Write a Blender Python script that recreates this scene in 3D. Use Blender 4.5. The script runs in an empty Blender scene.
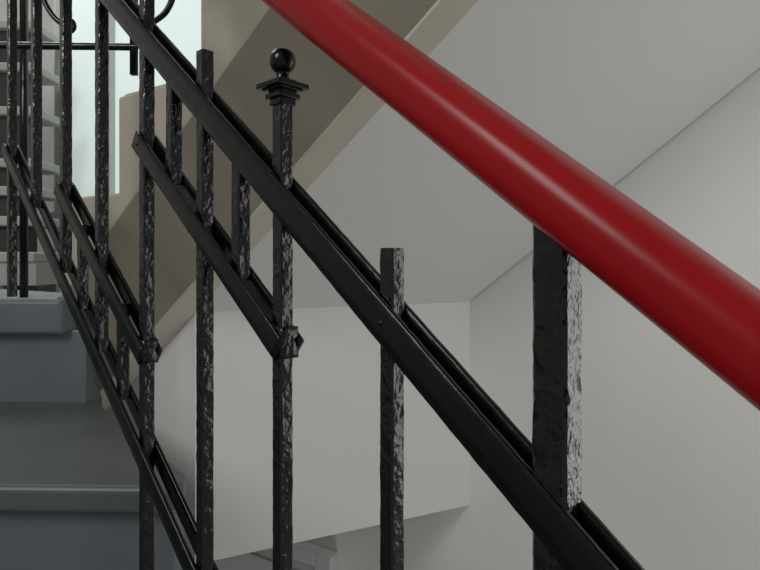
import bpy, bmesh, math, random
from mathutils import Vector, noise, Matrix
random.seed(3)
H=3.2; F=600.0; YH=260.0; CX=380.0
sc=bpy.context.scene
sc.view_settings.view_transform='Standard'
sc.view_settings.look='None'

# ---------- materials
def mat(name,col,rough=0.5,bump=0.0,bscale=40,var=0.0,vscale=6,metal=0,coat=0,bdist=0.002,spec=0.5,detail=3,zs=1.0):
    m=bpy.data.materials.new(name); m.use_nodes=True
    nt=m.node_tree; b=nt.nodes['Principled BSDF']
    b.inputs['Roughness'].default_value=rough
    b.inputs['Metallic'].default_value=metal
    b.inputs['Coat Weight'].default_value=coat
    b.inputs['Specular IOR Level'].default_value=spec
    tc=nt.nodes.new('ShaderNodeTexCoord')
    n=nt.nodes.new('ShaderNodeTexNoise'); n.inputs['Scale'].default_value=vscale; n.inputs['Detail'].default_value=5
    nt.links.new(tc.outputs['Object'],n.inputs['Vector'])
    r=nt.nodes.new('ShaderNodeMix'); r.data_type='RGBA'
    r.inputs[6].default_value=(*[c*(1-var) for c in col],1)
    r.inputs[7].default_value=(*[min(1,c*(1+var)) for c in col],1)
    nt.links.new(n.outputs['Fac'],r.inputs[0]); nt.links.new(r.outputs[2],b.inputs['Base Color'])
    if bump>0:
        mp=nt.nodes.new('ShaderNodeMapping'); mp.inputs['Scale'].default_value=(1,1,zs)
        nt.links.new(tc.outputs['Object'],mp.inputs['Vector'])
        n2=nt.nodes.new('ShaderNodeTexNoise'); n2.inputs['Scale'].default_value=bscale; n2.inputs['Detail'].default_value=detail
        nt.links.new(mp.outputs['Vector'],n2.inputs['Vector'])
        bp=nt.nodes.new('ShaderNodeBump'); bp.inputs['Strength'].default_value=bump; bp.inputs['Distance'].default_value=bdist
        nt.links.new(n2.outputs['Fac'],bp.inputs['Height']); nt.links.new(bp.outputs['Normal'],b.inputs['Normal'])
    return m
M_iron=mat('black_gloss_paint',(0.0025,0.0027,0.003),0.19,0.6,120,0.3,20,bdist=0.0032,spec=0.5,detail=2.6,zs=.85)
M_flat=mat('black_paint_flat',(0.003,0.0032,0.0035),0.22,0.4,80,0.3,20,bdist=0.0012,spec=0.3)
M_red=mat('red_rail_plastic',(0.26,0.0035,0.006),0.29,0.10,25,0.12,10,bdist=0.001,spec=0.22)
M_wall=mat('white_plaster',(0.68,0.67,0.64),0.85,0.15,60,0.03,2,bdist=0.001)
M_soff=mat('shaded_soffit_plaster',(0.56,0.56,0.545),0.85,0.15,60,0.03,2,bdist=0.001)  # plaster colour darker than the walls, standing in for soffit shade
M_beige=mat('beige_oil_paint',(0.40,0.36,0.285),0.5,0.5,22,0.10,9,bdist=0.004)
M_band=mat('shaded_beige_paint',(0.23,0.205,0.16),0.45,0.5,20,0.12,7,bdist=0.004)  # string beige darkened so the splayed face reads as shaded
M_strip=mat('lit_beige_edge_paint',(0.43,0.395,0.325),0.5,0.6,22,0.10,9,bdist=0.004)  # string beige lightened as if the underside edge caught light
M_step=mat('bluegrey_stair_paint',(0.105,0.127,0.133),0.45,0.4,18,0.2,8,bdist=0.003)
M_tread=mat('dark_tread_paint',(0.078,0.087,0.089),0.45,0.4,18,0.25,8,bdist=0.003)  # darker tone than the risers
M_land=mat('pale_landing_paint',(0.30,0.32,0.32),0.5,0.3,25,0.25,12)  # paler tone than the slab below
M_dark=mat('dark_wood',(0.03,0.022,0.016),0.5,0.3,30,0.3,5)
M_stone=mat('pale_stone',(0.38,0.38,0.35),0.6,0.3,30,0.15,9)
M_door=mat('door_paint',(0.45,0.45,0.44),0.5,0.1,20,0.05,5)
M_frame=mat('window_frame_paint',(0.5,0.53,0.51),0.5,0.1,20,0.05,5)
M_floor=mat('terrazzo_floor',(0.5,0.49,0.47),0.5,0.2,60,0.2,80)
M_glass=bpy.data.materials.new('frosted_daylight_glass'); M_glass.use_nodes=True
b=M_glass.node_tree.nodes['Principled BSDF']; b.inputs['Base Color'].default_value=(.6,.70,.67,1)
b.inputs['Emission Color'].default_value=(.68,.77,.73,1); b.inputs['Emission Strength'].default_value=0.58

# ---------- helpers
def link(o,parent=None):
    sc.collection.objects.link(o)
    if parent: o.parent=parent
    return o
def empty(name):
    e=bpy.data.objects.new(name,None); e.empty_display_size=.1; return link(e)
def finish(name,bm,m,parent=None,smooth=False,bevel=0,seg=2):
    bmesh.ops.recalc_face_normals(bm,faces=bm.faces[:])
    me=bpy.data.meshes.new(name); bm.to_mesh(me); bm.free()
    me.materials.append(m)
    if smooth:
        for p in me.polygons: p.use_smooth=True
    o=bpy.data.objects.new(name,me); link(o,parent)
    if bevel:
        md=o.modifiers.new('bevel','BEVEL'); md.width=bevel; md.segments=seg; md.limit_method='ANGLE'
    return o
def V(x,y,z): return Vector((x,y,z+H))     # z relative to the eye height
def prism(name,bot,top,m,parent=None,bevel=0,seg=2):
    bm=bmesh.new(); a=[bm.verts.new(p) for p in bot]; c=[bm.verts.new(p) for p in top]; n=len(a)
    bm.faces.new(a); bm.faces.new(c)
    for i in range(n): bm.faces.new((a[i],a[(i+1)%n],c[(i+1)%n],c[i]))
    return finish(name,bm,m,parent,False,bevel,seg)
def slab(name,xy,z0,z1,m,parent=None,bevel=0,seg=2):
    return prism(name,[V(x,y,z0) for x,y in xy],[V(x,y,z1) for x,y in xy],m,parent,bevel,seg)
def extr(name,pts,vec,m,parent=None,bevel=0):
    return prism(name,pts,[p+vec for p in pts],m,parent,bevel)
def sweep_bm(bm,P0,P1,A,B,prof,step=0.006,amp=0.0):
    L=(P1-P0).length; n=max(1,int(L/step)) if amp>0 else 1
    rings=[]
    for i in range(n+1):
        c=P0.lerp(P1,i/n); ring=[]
        for a,b_ in prof:
            p=c+A*a+B*b_
            if amp>0:
                d=(A*a+B*b_); d.normalize()
                p=p+d*(noise.noise(p*95)*amp+noise.noise(p*260)*amp*.6)
            ring.append(bm.verts.new(p))
        rings.append(ring)
    k=len(prof)
    for i in range(n):
        for j in range(k):
            bm.faces.new((rings[i][j],rings[i][(j+1)%k],rings[i+1][(j+1)%k],rings[i+1][j]))
    bm.faces.new(rings[0]); bm.faces.new(rings[-1])
def rectprof(ha,hb,c,sub=1):
    pts=[(ha-c,-hb),(ha,-hb+c),(ha,hb-c),(ha-c,hb),(-ha+c,hb),(-ha,hb-c),(-ha,-hb+c),(-ha+c,-hb)]
    if sub==1: return pts
    out=[]
    for i in range(8):
        p,q=pts[i],pts[(i+1)%8]; nn=3 if i%2==1 else 1
        for t in range(nn): out.append((p[0]+(q[0]-p[0])*t/nn,p[1]+(q[1]-p[1])*t/nn))
    return out

# ---------- railing frame
L=0.12
U=Vector((-.7265,.6865,0)).normalized(); Vn=Vector((.6865,.7265,0)).normalized(); Z=Vector((0,0,1))
P0=Vector((.0953,.3231,H))
SL=.795
def R(s,z,v=0): return P0+U*(s*L)+Vn*v+Z*z
rail=empty('wrought_iron_railing')
def bar(name,s,z0,z1,w=.0125,parent=rail,lump=.0004):
    bm=bmesh.new(); h=w/2
    sweep_bm(bm,R(s,z0),R(s,z1),U,Vn,rectprof(h,h,w*.1,2),.004,lump)
    o=finish(name,bm,M_iron,parent,True)
    md=o.modifiers.new('e','EDGE_SPLIT'); md.split_angle=math.radians(40)
    return o
LM,L3,L4,L5=-.1373,-.2566,-.4797,-.590
def zl(z0,s): return z0+SL*L*s
bar('newel_bar',0,-.66,.035,.020,lump=.0006)
bar('baluster_1',1,-.66,(260-248)*.406/600)
bar('baluster_2',2,-.47,.128)
bar('baluster_3',3,-.47,(260-52)*.5715/600)
bar('baluster_4',4,-.47,.40)
bar('baluster_5',5,zl(L5,5),.50)
bar('baluster_6',6,zl(L5,6),.60)
bar('baluster_7',7,zl(L5,7),.70)
bar('baluster_8',8,-.06,.80)
bar('short_bar_1',3.5,zl(L3,3.5),zl(LM,3.5))
bar('short_bar_2',2.5,zl(L3,2.5),zl(LM,2.5))
bar('short_bar_3',4.5,zl(L5,4.5),zl(L4,4.5),.011)
bar('short_bar_4',5.5,zl(L5,5.5),zl(L4,5.5),.011)
bar('baluster_lower',-1,-.66,zl(LM,-1)+.05)
D=(U+Z*SL).normalized(); Nn=Vn.cross(D).normalized()
if Nn.z<0: Nn=-Nn
def flats(name,z0,sa,sb,h,t=.0045,gap=.0135):
    for k,sg in (('front',-1),('rear',1)):
        bm=bmesh.new()
        vo=sg*(gap/2+t/2)
        sweep_bm(bm,R(sa,zl(z0,sa),vo),R(sb,zl(z0,sb),vo),Nn,Vn,rectprof(h/2,t/2,.0009,2),.008,.00035)
        finish(name+'_'+k,bm,M_flat,rail,True)
flats('main_rail',LM,-2.2,9.2,.024)
flats('mid_rail',L3,1.93,4.07,.020)
flats('low_rail',L4,3.93,6.07,.020)
flats('bottom_rail',L5,-.4,8.1,.020)
def rivet(s,z,r=.0032):
    bm=bmesh.new(); bmesh.ops.create_uvsphere(bm,u_segments=14,v_segments=8,radius=r)
    mt=Matrix.Translation(R(s,z,-.0096))
    bmesh.ops.transform(bm,matrix=mt,verts=bm.verts[:])
    finish('rivet',bm,M_flat,rail,True)
rivet(1,zl(LM,1),.003); rivet(4,zl(L3,4))
def clip(s,z):
    bm=bmesh.new()
    sweep_bm(bm,R(s,z-.014)-U*.0035,R(s,z+.011)-U*.0035,U,Vn,rectprof(.007,.0085,.0015,2),.004,.0008)
    finish('end_clip',bm,M_iron,rail,True)
clip(2,zl(L3,2)+.001); clip(4,zl(L4,4)+.001)
def finial(s):
    bm=bmesh.new()
    def cube(z0,z1,h,c=.001): sweep_bm(bm,R(s,z0),R(s,z1),U,Vn,rectprof(h,h,c,1))
    cube(.125,.131,.0080); cube(.1305,.1345,.0105); cube(.134,.1375,.0085); cube(.137,.1390,.0122); cube(.1385,.1425,.0160,.0015); cube(.1425,.146,.0085)
    prof=[(0.0066,.145),(.0052,.149),(.0052,.152)]
    c=.1615;r=.0108
    for i in range(1,17):
        a=-math.pi/2+.5+(math.pi-.5)*i/16
        prof.append((max(r*math.cos(a),.00005),c+r*math.sin(a)))
    rings=[[bm.verts.new(R(s,z)+Vector((math.cos(t*math.pi/12)*rr,math.sin(t*math.pi/12)*rr,0))) for t in range(24)] for rr,z in prof]
    for i in range(len(rings)-1):
        for j in range(24): 
            f=bm.faces.new((rings[i][j],rings[i][(j+1)%24],rings[i+1][(j+1)%24],rings[i+1][j])); f.smooth=True
    bmesh.ops.recalc_face_normals(bm,faces=bm.faces[:])
    me=bpy.data.meshes.new('ball_finial'); bm.to_mesh(me); bm.free(); me.materials.append(M_flat)
    o=bpy.data.objects.new('ball_finial',me); link(o,rail)
    md=o.modifiers.new('b','BEVEL'); md.width=.0007; md.segments=2; md.limit_method='ANGLE'
finial(2)
# ---------- red handrail
def handrail():
    bm=bmesh.new()
    a,bb=.0265,.0185; prof=[]
    for i in range(56):
        t=2*math.pi*i/56
        c,s_=math.cos(t),math.sin(t)
        x=a*math.copysign(abs(c)**.7,c); y=bb*math.copysign(abs(s_)**.8,s_)
        prof.append((y,x))
    zc=.0367; S2=.783
    sweep_bm(bm,R(-2.6,zc+S2*L*-2.6,-.003),R(9,zc+S2*L*9,-.003),Nn,Vn,prof)
    o=finish('red_handrail',bm,M_red,None,True)
    md=o.modifiers.new('e','EDGE_SPLIT'); md.split_angle=1.0
    return o
handrail()
# scrollwork and landing rail at the top
def tube(name,pts,r,parent,m=M_flat):
    cu=bpy.data.curves.new(name,'CURVE'); cu.dimensions='3D'; cu.bevel_depth=r; cu.bevel_resolution=4; cu.use_fill_caps=True
    sp=cu.splines.new('NURBS'); sp.points.add(len(pts)-1); sp.order_u=min(4,len(pts)); sp.use_endpoint_u=True; sp.resolution_u=10
    for p,q in zip(sp.points,pts): p.co=(*q,1)
    cu.materials.append(m)
    return link(bpy.data.objects.new(name,cu),parent)
def px(x,y,Y): return V((x-CX)*Y/F,Y,-(y-YH)*Y/F)
lr=empty('landing_iron_railing')
tube('level_rail',[px(-200,45,1.12),px(0,45,1.12),px(137,47,1.12)],.007,lr)
tube('upper_level_rail',[px(-200,-60,1.12),px(0,-60,1.12),px(160,-60,1.12)],.009,lr)
tube('scroll',[px(134,75,1.12),px(133,52,1.12),px(140,26,1.12),px(162,20,1.12),px(176,0,1.12),px(184,-60,1.12)],.0055,lr)
tube('scroll_small',[px(30,-60,1.12),px(38,-5,1.12),px(48,20,1.12),px(68,26,1.12)],.005,lr)
for i,x in enumerate((24,134)):
    bm=bmesh.new(); a=px(x,-60,1.12); c=px(x,75,1.12)
    if x<60: a=px(x,-60,1.2); c=px(x,298,1.2)
    sweep_bm(bm,c,a,Vector((1,0,0)),Vector((0,1,0)),rectprof(.006,.006,.001,1))
    finish('landing_baluster_%d'%i,bm,M_flat,lr,True)
bm=bmesh.new(); bmesh.ops.create_uvsphere(bm,u_segments=16,v_segments=10,radius=.016)
bmesh.ops.scale(bm,vec=(1,.5,1),verts=bm.verts[:]); bmesh.ops.translate(bm,vec=px(68,26,1.11),verts=bm.verts[:])
finish('rosette',bm,M_flat,lr,True)

# ---------- lower stair flight
st=empty('painted_stair_flight')
ZL=-.0767; RS=.20; Z2=-.279; Z3=-.48; Z4=-.68
fl=[(-2.55,1.22),(-.615,1.15),(-.60,1.19),(-.70,1.36),(-1.05,1.62),(-1.35,2.5),(-2.55,2.6)]
slab('landing_slab',fl,ZL-.067,ZL,M_step,st,.008,3)
slab('landing_finish',[(-2.55,1.24),(-.63,1.17),(-.71,1.36),(-1.05,1.60),(-1.35,2.48),(-2.55,2.58)],ZL,ZL+.002,M_land,st)
slab('landing_riser',[(-2.55,1.25),(-.575,1.175),(-.62,1.34),(-.9,1.6),(-2.55,1.6)],-.9,ZL-.06,M_step,st,.004)
slab('tread_upper',[(-2.0,.78),(-.275,.735),(-.253,.74),(-.247,.755),(-.255,.79),(-.56,1.19),(-2.0,1.27)],Z2-.035,Z2,M_tread,st,.014,4)
slab('riser_upper',[(-2.0,.80),(-.26,.755),(-.257,.79),(-.565,1.19),(-2.0,1.27)],-1.1,Z2-.03,M_step,st,.004)
slab('tread_middle',[(-2.0,.42),(-.0,.37),(.04,.38),(.03,.42),(-.262,.75),(-2.0,.84)],Z3-.035,Z3,M_tread,st,.012,4)
slab('riser_middle',[(-2.0,.45),(-.0,.40),(.01,.42),(-.27,.75),(-2.0,.84)],-1.3,Z3-.03,M_step,st,.004)
slab('tread_lower',[(-2.0,0),(.30,-.02),(.35,.0),(.30,.1),(.02,.42),(-2.0,.46)],Z4-.035,Z4,M_tread,st,.012,4)
slab('riser_lower',[(-2.0,.03),(.28,.01),(.28,.1),(.01,.41),(-2.0,.46)],-1.5,Z4-.03,M_step,st,.004)

# ---------- upper stair flight
d2h=Vector((.88,-.60,0)); e=Vector((1220,600,0)).normalized()
Nr=Vector((-.418,1.1835,H-(313-260)*1.1835/600))
PR=.12
No=Nr-e*PR
up=empty('upper_stair_flight')
def kf(O,x):
    r=(x-CX)/F; return (r*O.y-O.x)/(d2h.x-r*d2h.y)
def SO(k,z): 
    p=No+d2h*k; p.z=H+z; return p
def zpix(O,k,y): return (YH-y)*(O.y+d2h.y*k)/F
kA=kf(No,200); kB=kf(No,118); g=kA-kB; rise=.82*g; zA=zpix(No,kA,75)
kE=kf(No,275); zE=zpix(No,kE,0)
zedge=lambda k: zE+.82*(k-kE)
n_up=8; saw=[]
kstart=kA-2*g+.02
z_first=zA-rise
saw.append((kstart,zedge(kstart)-.0)); saw.append((kstart,z_first)); saw.append((kB,z_first)); saw.append((kB,zA)); saw.append((kA,zA))
for i in range(1,n_up):
    saw.append((kA+(i-1)*g,zA+i*rise)); saw.append((kA+i*g,zA+i*rise))
kend=kA+(n_up-1)*g
saw.append((kend,zedge(kend)))
pts=[SO(k,z) for k,z in saw]
if zedge(kstart)>z_first: pts=pts[1:]
extr('string_face',pts,e*(PR+.05),M_beige,up,.005)
def line(O,zf,k): p=O+d2h*k; p.z=H+zf(k); return p
zn=lambda k:(Nr.z-H)+.82*k
k0b,k1b=-.62,kend
def cs(k):
    a=line(No,zedge,k); b_=line(Nr,zn,k)
    return [a,b_,b_+e*.05,a+e*(PR+.05)]
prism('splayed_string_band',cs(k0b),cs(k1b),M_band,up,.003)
def cs2(k):
    b_=line(Nr,zn,k)-Z*.004-e*.002
    return [b_,b_+e*.053,b_+e*.053+Z*.02,b_+Z*.012]
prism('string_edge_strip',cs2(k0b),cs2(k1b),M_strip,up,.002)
def bp(k,z,o): p=Nr+d2h*k+e*o; p.z=H+z; return p
bpts=[bp(k,z-.01,.05) for k,z in saw[1:-1]]
bpts=[bp(k1b,zn(k1b),.05)]+[bp(-.45,zn(-.45),.05)]+[bp(-.45,z_first-.01,.05)]+bpts[1:]+[]
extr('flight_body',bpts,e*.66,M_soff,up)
for i in range(-1,n_up-1):
    k0=kA+i*g; z=zA+(i+1)*rise; k1=kA+(i+1)*g
    a=SO(k0+.001,z-.004); c=SO(k1-.001,z-.004)
    w=PR+.70
    prism('tread_%d'%(i+2),[a+e*.01,c+e*.01,c+e*w,a+e*w],[q+Z*.010 for q in (a+e*.01,c+e*.01,c+e*w,a+e*w)],M_beige,up,.003)

# ---------- walls
C=Vector((.225,1.5,0)); wd=Vector((.826,-.563,0)).normalized(); wn=Vector((.563,.826,0)).normalized()
def Wp(k,z,o=0): p=C+wd*k+wn*o; p.z=H+z; return p
prism('wall_right',[Wp(-2.0,-3.2),Wp(3.5,-3.2),Wp(3.5,-3.2,.12),Wp(-2.0,-3.2,.12)],[Wp(-2.0,2.6),Wp(3.5,2.6),Wp(3.5,2.6,.12),Wp(-2.0,2.6,.12)],M_wall)
P195=Vector((-.372,1.2065,0))
Ct=Vector((.225,1.5,0))
def q(p,z): return Vector((p.x,p.y,H+z))
eb=Vector((-.441,.897,0))
zC=-.1075; zP=-.109
prism('wall_back',[q(P195,-.6125),q(Ct,-.6125),q(Ct+eb*.05,-.6125),q(P195+eb*.05,-.6125)],[q(P195,zP+.01),q(Ct,zC+.01),q(Ct+eb*.05,zC+.03),q(P195+eb*.05,zP+.03)],M_wall)
A1=P195; B1=P195-d2h*.5
off=wn*.05
prism('wall_under_string',[q(A1,-.6125),q(B1,-.6125),q(B1+off,-.6125),q(A1+off,-.6125)],[q(A1,zP+.01),q(B1,zP+.01-.41),q(B1+off,zP+.01-.41),q(A1+off,zP+.01)],M_wall)
slab('wall_far',[(-4,3.2),(1.4,3.2),(1.4,3.3),(-4,3.3)],-3.2,2.6,M_wall)
slab('wall_left',[(-2.7,-2.0),(-2.6,-2.0),(-2.6,3.2),(-2.7,3.2)],-3.2,2.6,M_wall)
slab('floor',[(-4,-2.5),(4,-2.5),(4,3.3),(-4,3.3)],-3.3,-3.2,M_floor)
slab('ceiling',[(-4,-2.5),(4,-2.5),(4,3.3),(-4,3.3)],2.6,2.7,M_wall)
def bx(name,x0,x1,y0,y1,z0,z1,m,parent,bev=0): return slab(name,[(x0,y0),(x1,y0),(x1,y1),(x0,y1)],z0,z1,m,parent,bev)
def X(x,Y): return (x-CX)*Y/F
def wbox(name,k0,k1,z0,z1,o0,o1,m,par):
    prism(name,[Wp(k0,z0,o0),Wp(k1,z0,o0),Wp(k1,z0,o1),Wp(k0,z0,o1)],[Wp(k0,z1,o0),Wp(k1,z1,o0),Wp(k1,z1,o1),Wp(k0,z1,o1)],m,par,.004)
def kx(x):
    r=(x-CX)/F; return (r*C.y-C.x)/(wd.x-r*wd.y)
dr=empty('door_1')
kd=kx(338); zt=-.845
wbox('door_leaf',kd-.86,kd-.06,-3.19,zt-.045,-.015,-.001,M_door,dr)
wbox('frame_right',kd-.06,kd,-3.19,zt,-.035,-.001,M_frame,dr)
wbox('frame_left',kd-.92,kd-.86,-3.19,zt,-.035,-.001,M_frame,dr)
wbox('frame_head',kd-.86,kd-.06,zt-.045,zt,-.035,-.001,M_frame,dr)
wbox('upper_panel',kd-.80,kd-.12,-1.8,zt-.09,-.019,-.014,M_frame,dr)
wi=empty('window_1')
k0,k1=kx(74),kx(215)
wbox('pane',k0,k1,.2,1.7,-.02,-.001,M_glass,wi)
wbox('jamb_left',k0-.04,k0,.15,1.75,-.06,-.001,M_frame,wi); wbox('jamb_right',k1,k1+.04,.15,1.75,-.06,-.001,M_frame,wi)
wbox('sill',k0-.06,k1+.06,.14,.2,-.09,-.001,M_frame,wi); wbox('mullion',kx(112),kx(120),.2,1.7,-.045,-.001,M_frame,wi)
os_=empty('stone_steps')
for i,y in enumerate((252,216,186,158,106,62,20)):
    Y=1.75+.09*i; z=-(y-YH)*Y/F
    bx('tread_%d'%i,-1.9,X(34,Y),Y,Y+.2,z-.03,z,M_stone,os_,.005)
    if i: bx('riser_%d'%i,-1.9,X(30,Y+.05),Y+.03,Y+.09,z-.28,z-.03,M_dark,os_)
    else: bx('base_block',-1.9,X(34,Y),Y+.01,Y+.2,ZL+.002,z-.03,M_stone,os_)

# ---------- lights
def area(name,loc,tgt,size,power,col=(1,1,1)):
    l=bpy.data.lights.new(name,'AREA'); l.shape='RECTANGLE'; l.size=size[0]; l.size_y=size[1]; l.energy=power; l.color=col
    o=bpy.data.objects.new(name,l); link(o); o.location=V(*loc); o.rotation_euler=(V(*tgt)-V(*loc)).to_track_quat('-Z','Y').to_euler(); return o
area('stairwell_daylight',(-1.6,-.9,1.5),(.4,1.2,-.1),(.6,1.1),29,(.98,1,.99))
area('stairwell_lamp',(1.3,-.9,.7),(.1,.5,-.1),(.4,.7),7,(1,.97,.92))
area('newel_face_fill',(1.13,.66,-.12),(.1,.33,-.05),(.4,.9),2.6,(1,.98,.94))  # fill light added for a highlight on the newel's end face
area('landing_daylight',(-1.5,2.2,2.0),(-1.3,1.6,0),(.8,.8),12,(.95,1,.98))
area('lower_hall_fill',(-.1,1.0,-2.4),(-.1,1.7,-.9),(.6,.6),7,(1,.98,.95))  # unseen fill light added to brighten the lower hall
w=bpy.data.worlds.new('world'); sc.world=w; w.use_nodes=True
w.node_tree.nodes['Background'].inputs[0].default_value=(.95,.97,1,1); w.node_tree.nodes['Background'].inputs[1].default_value=.3

# ---------- camera
cam=bpy.data.cameras.new('camera'); co=bpy.data.objects.new('camera',cam); link(co)
co.location=(0,0,H); co.rotation_euler=(math.pi/2,0,0)
cam.sensor_width=36; cam.lens=36*F/760; cam.shift_y=-(285-YH)/760; cam.clip_start=.01
sc.camera=co
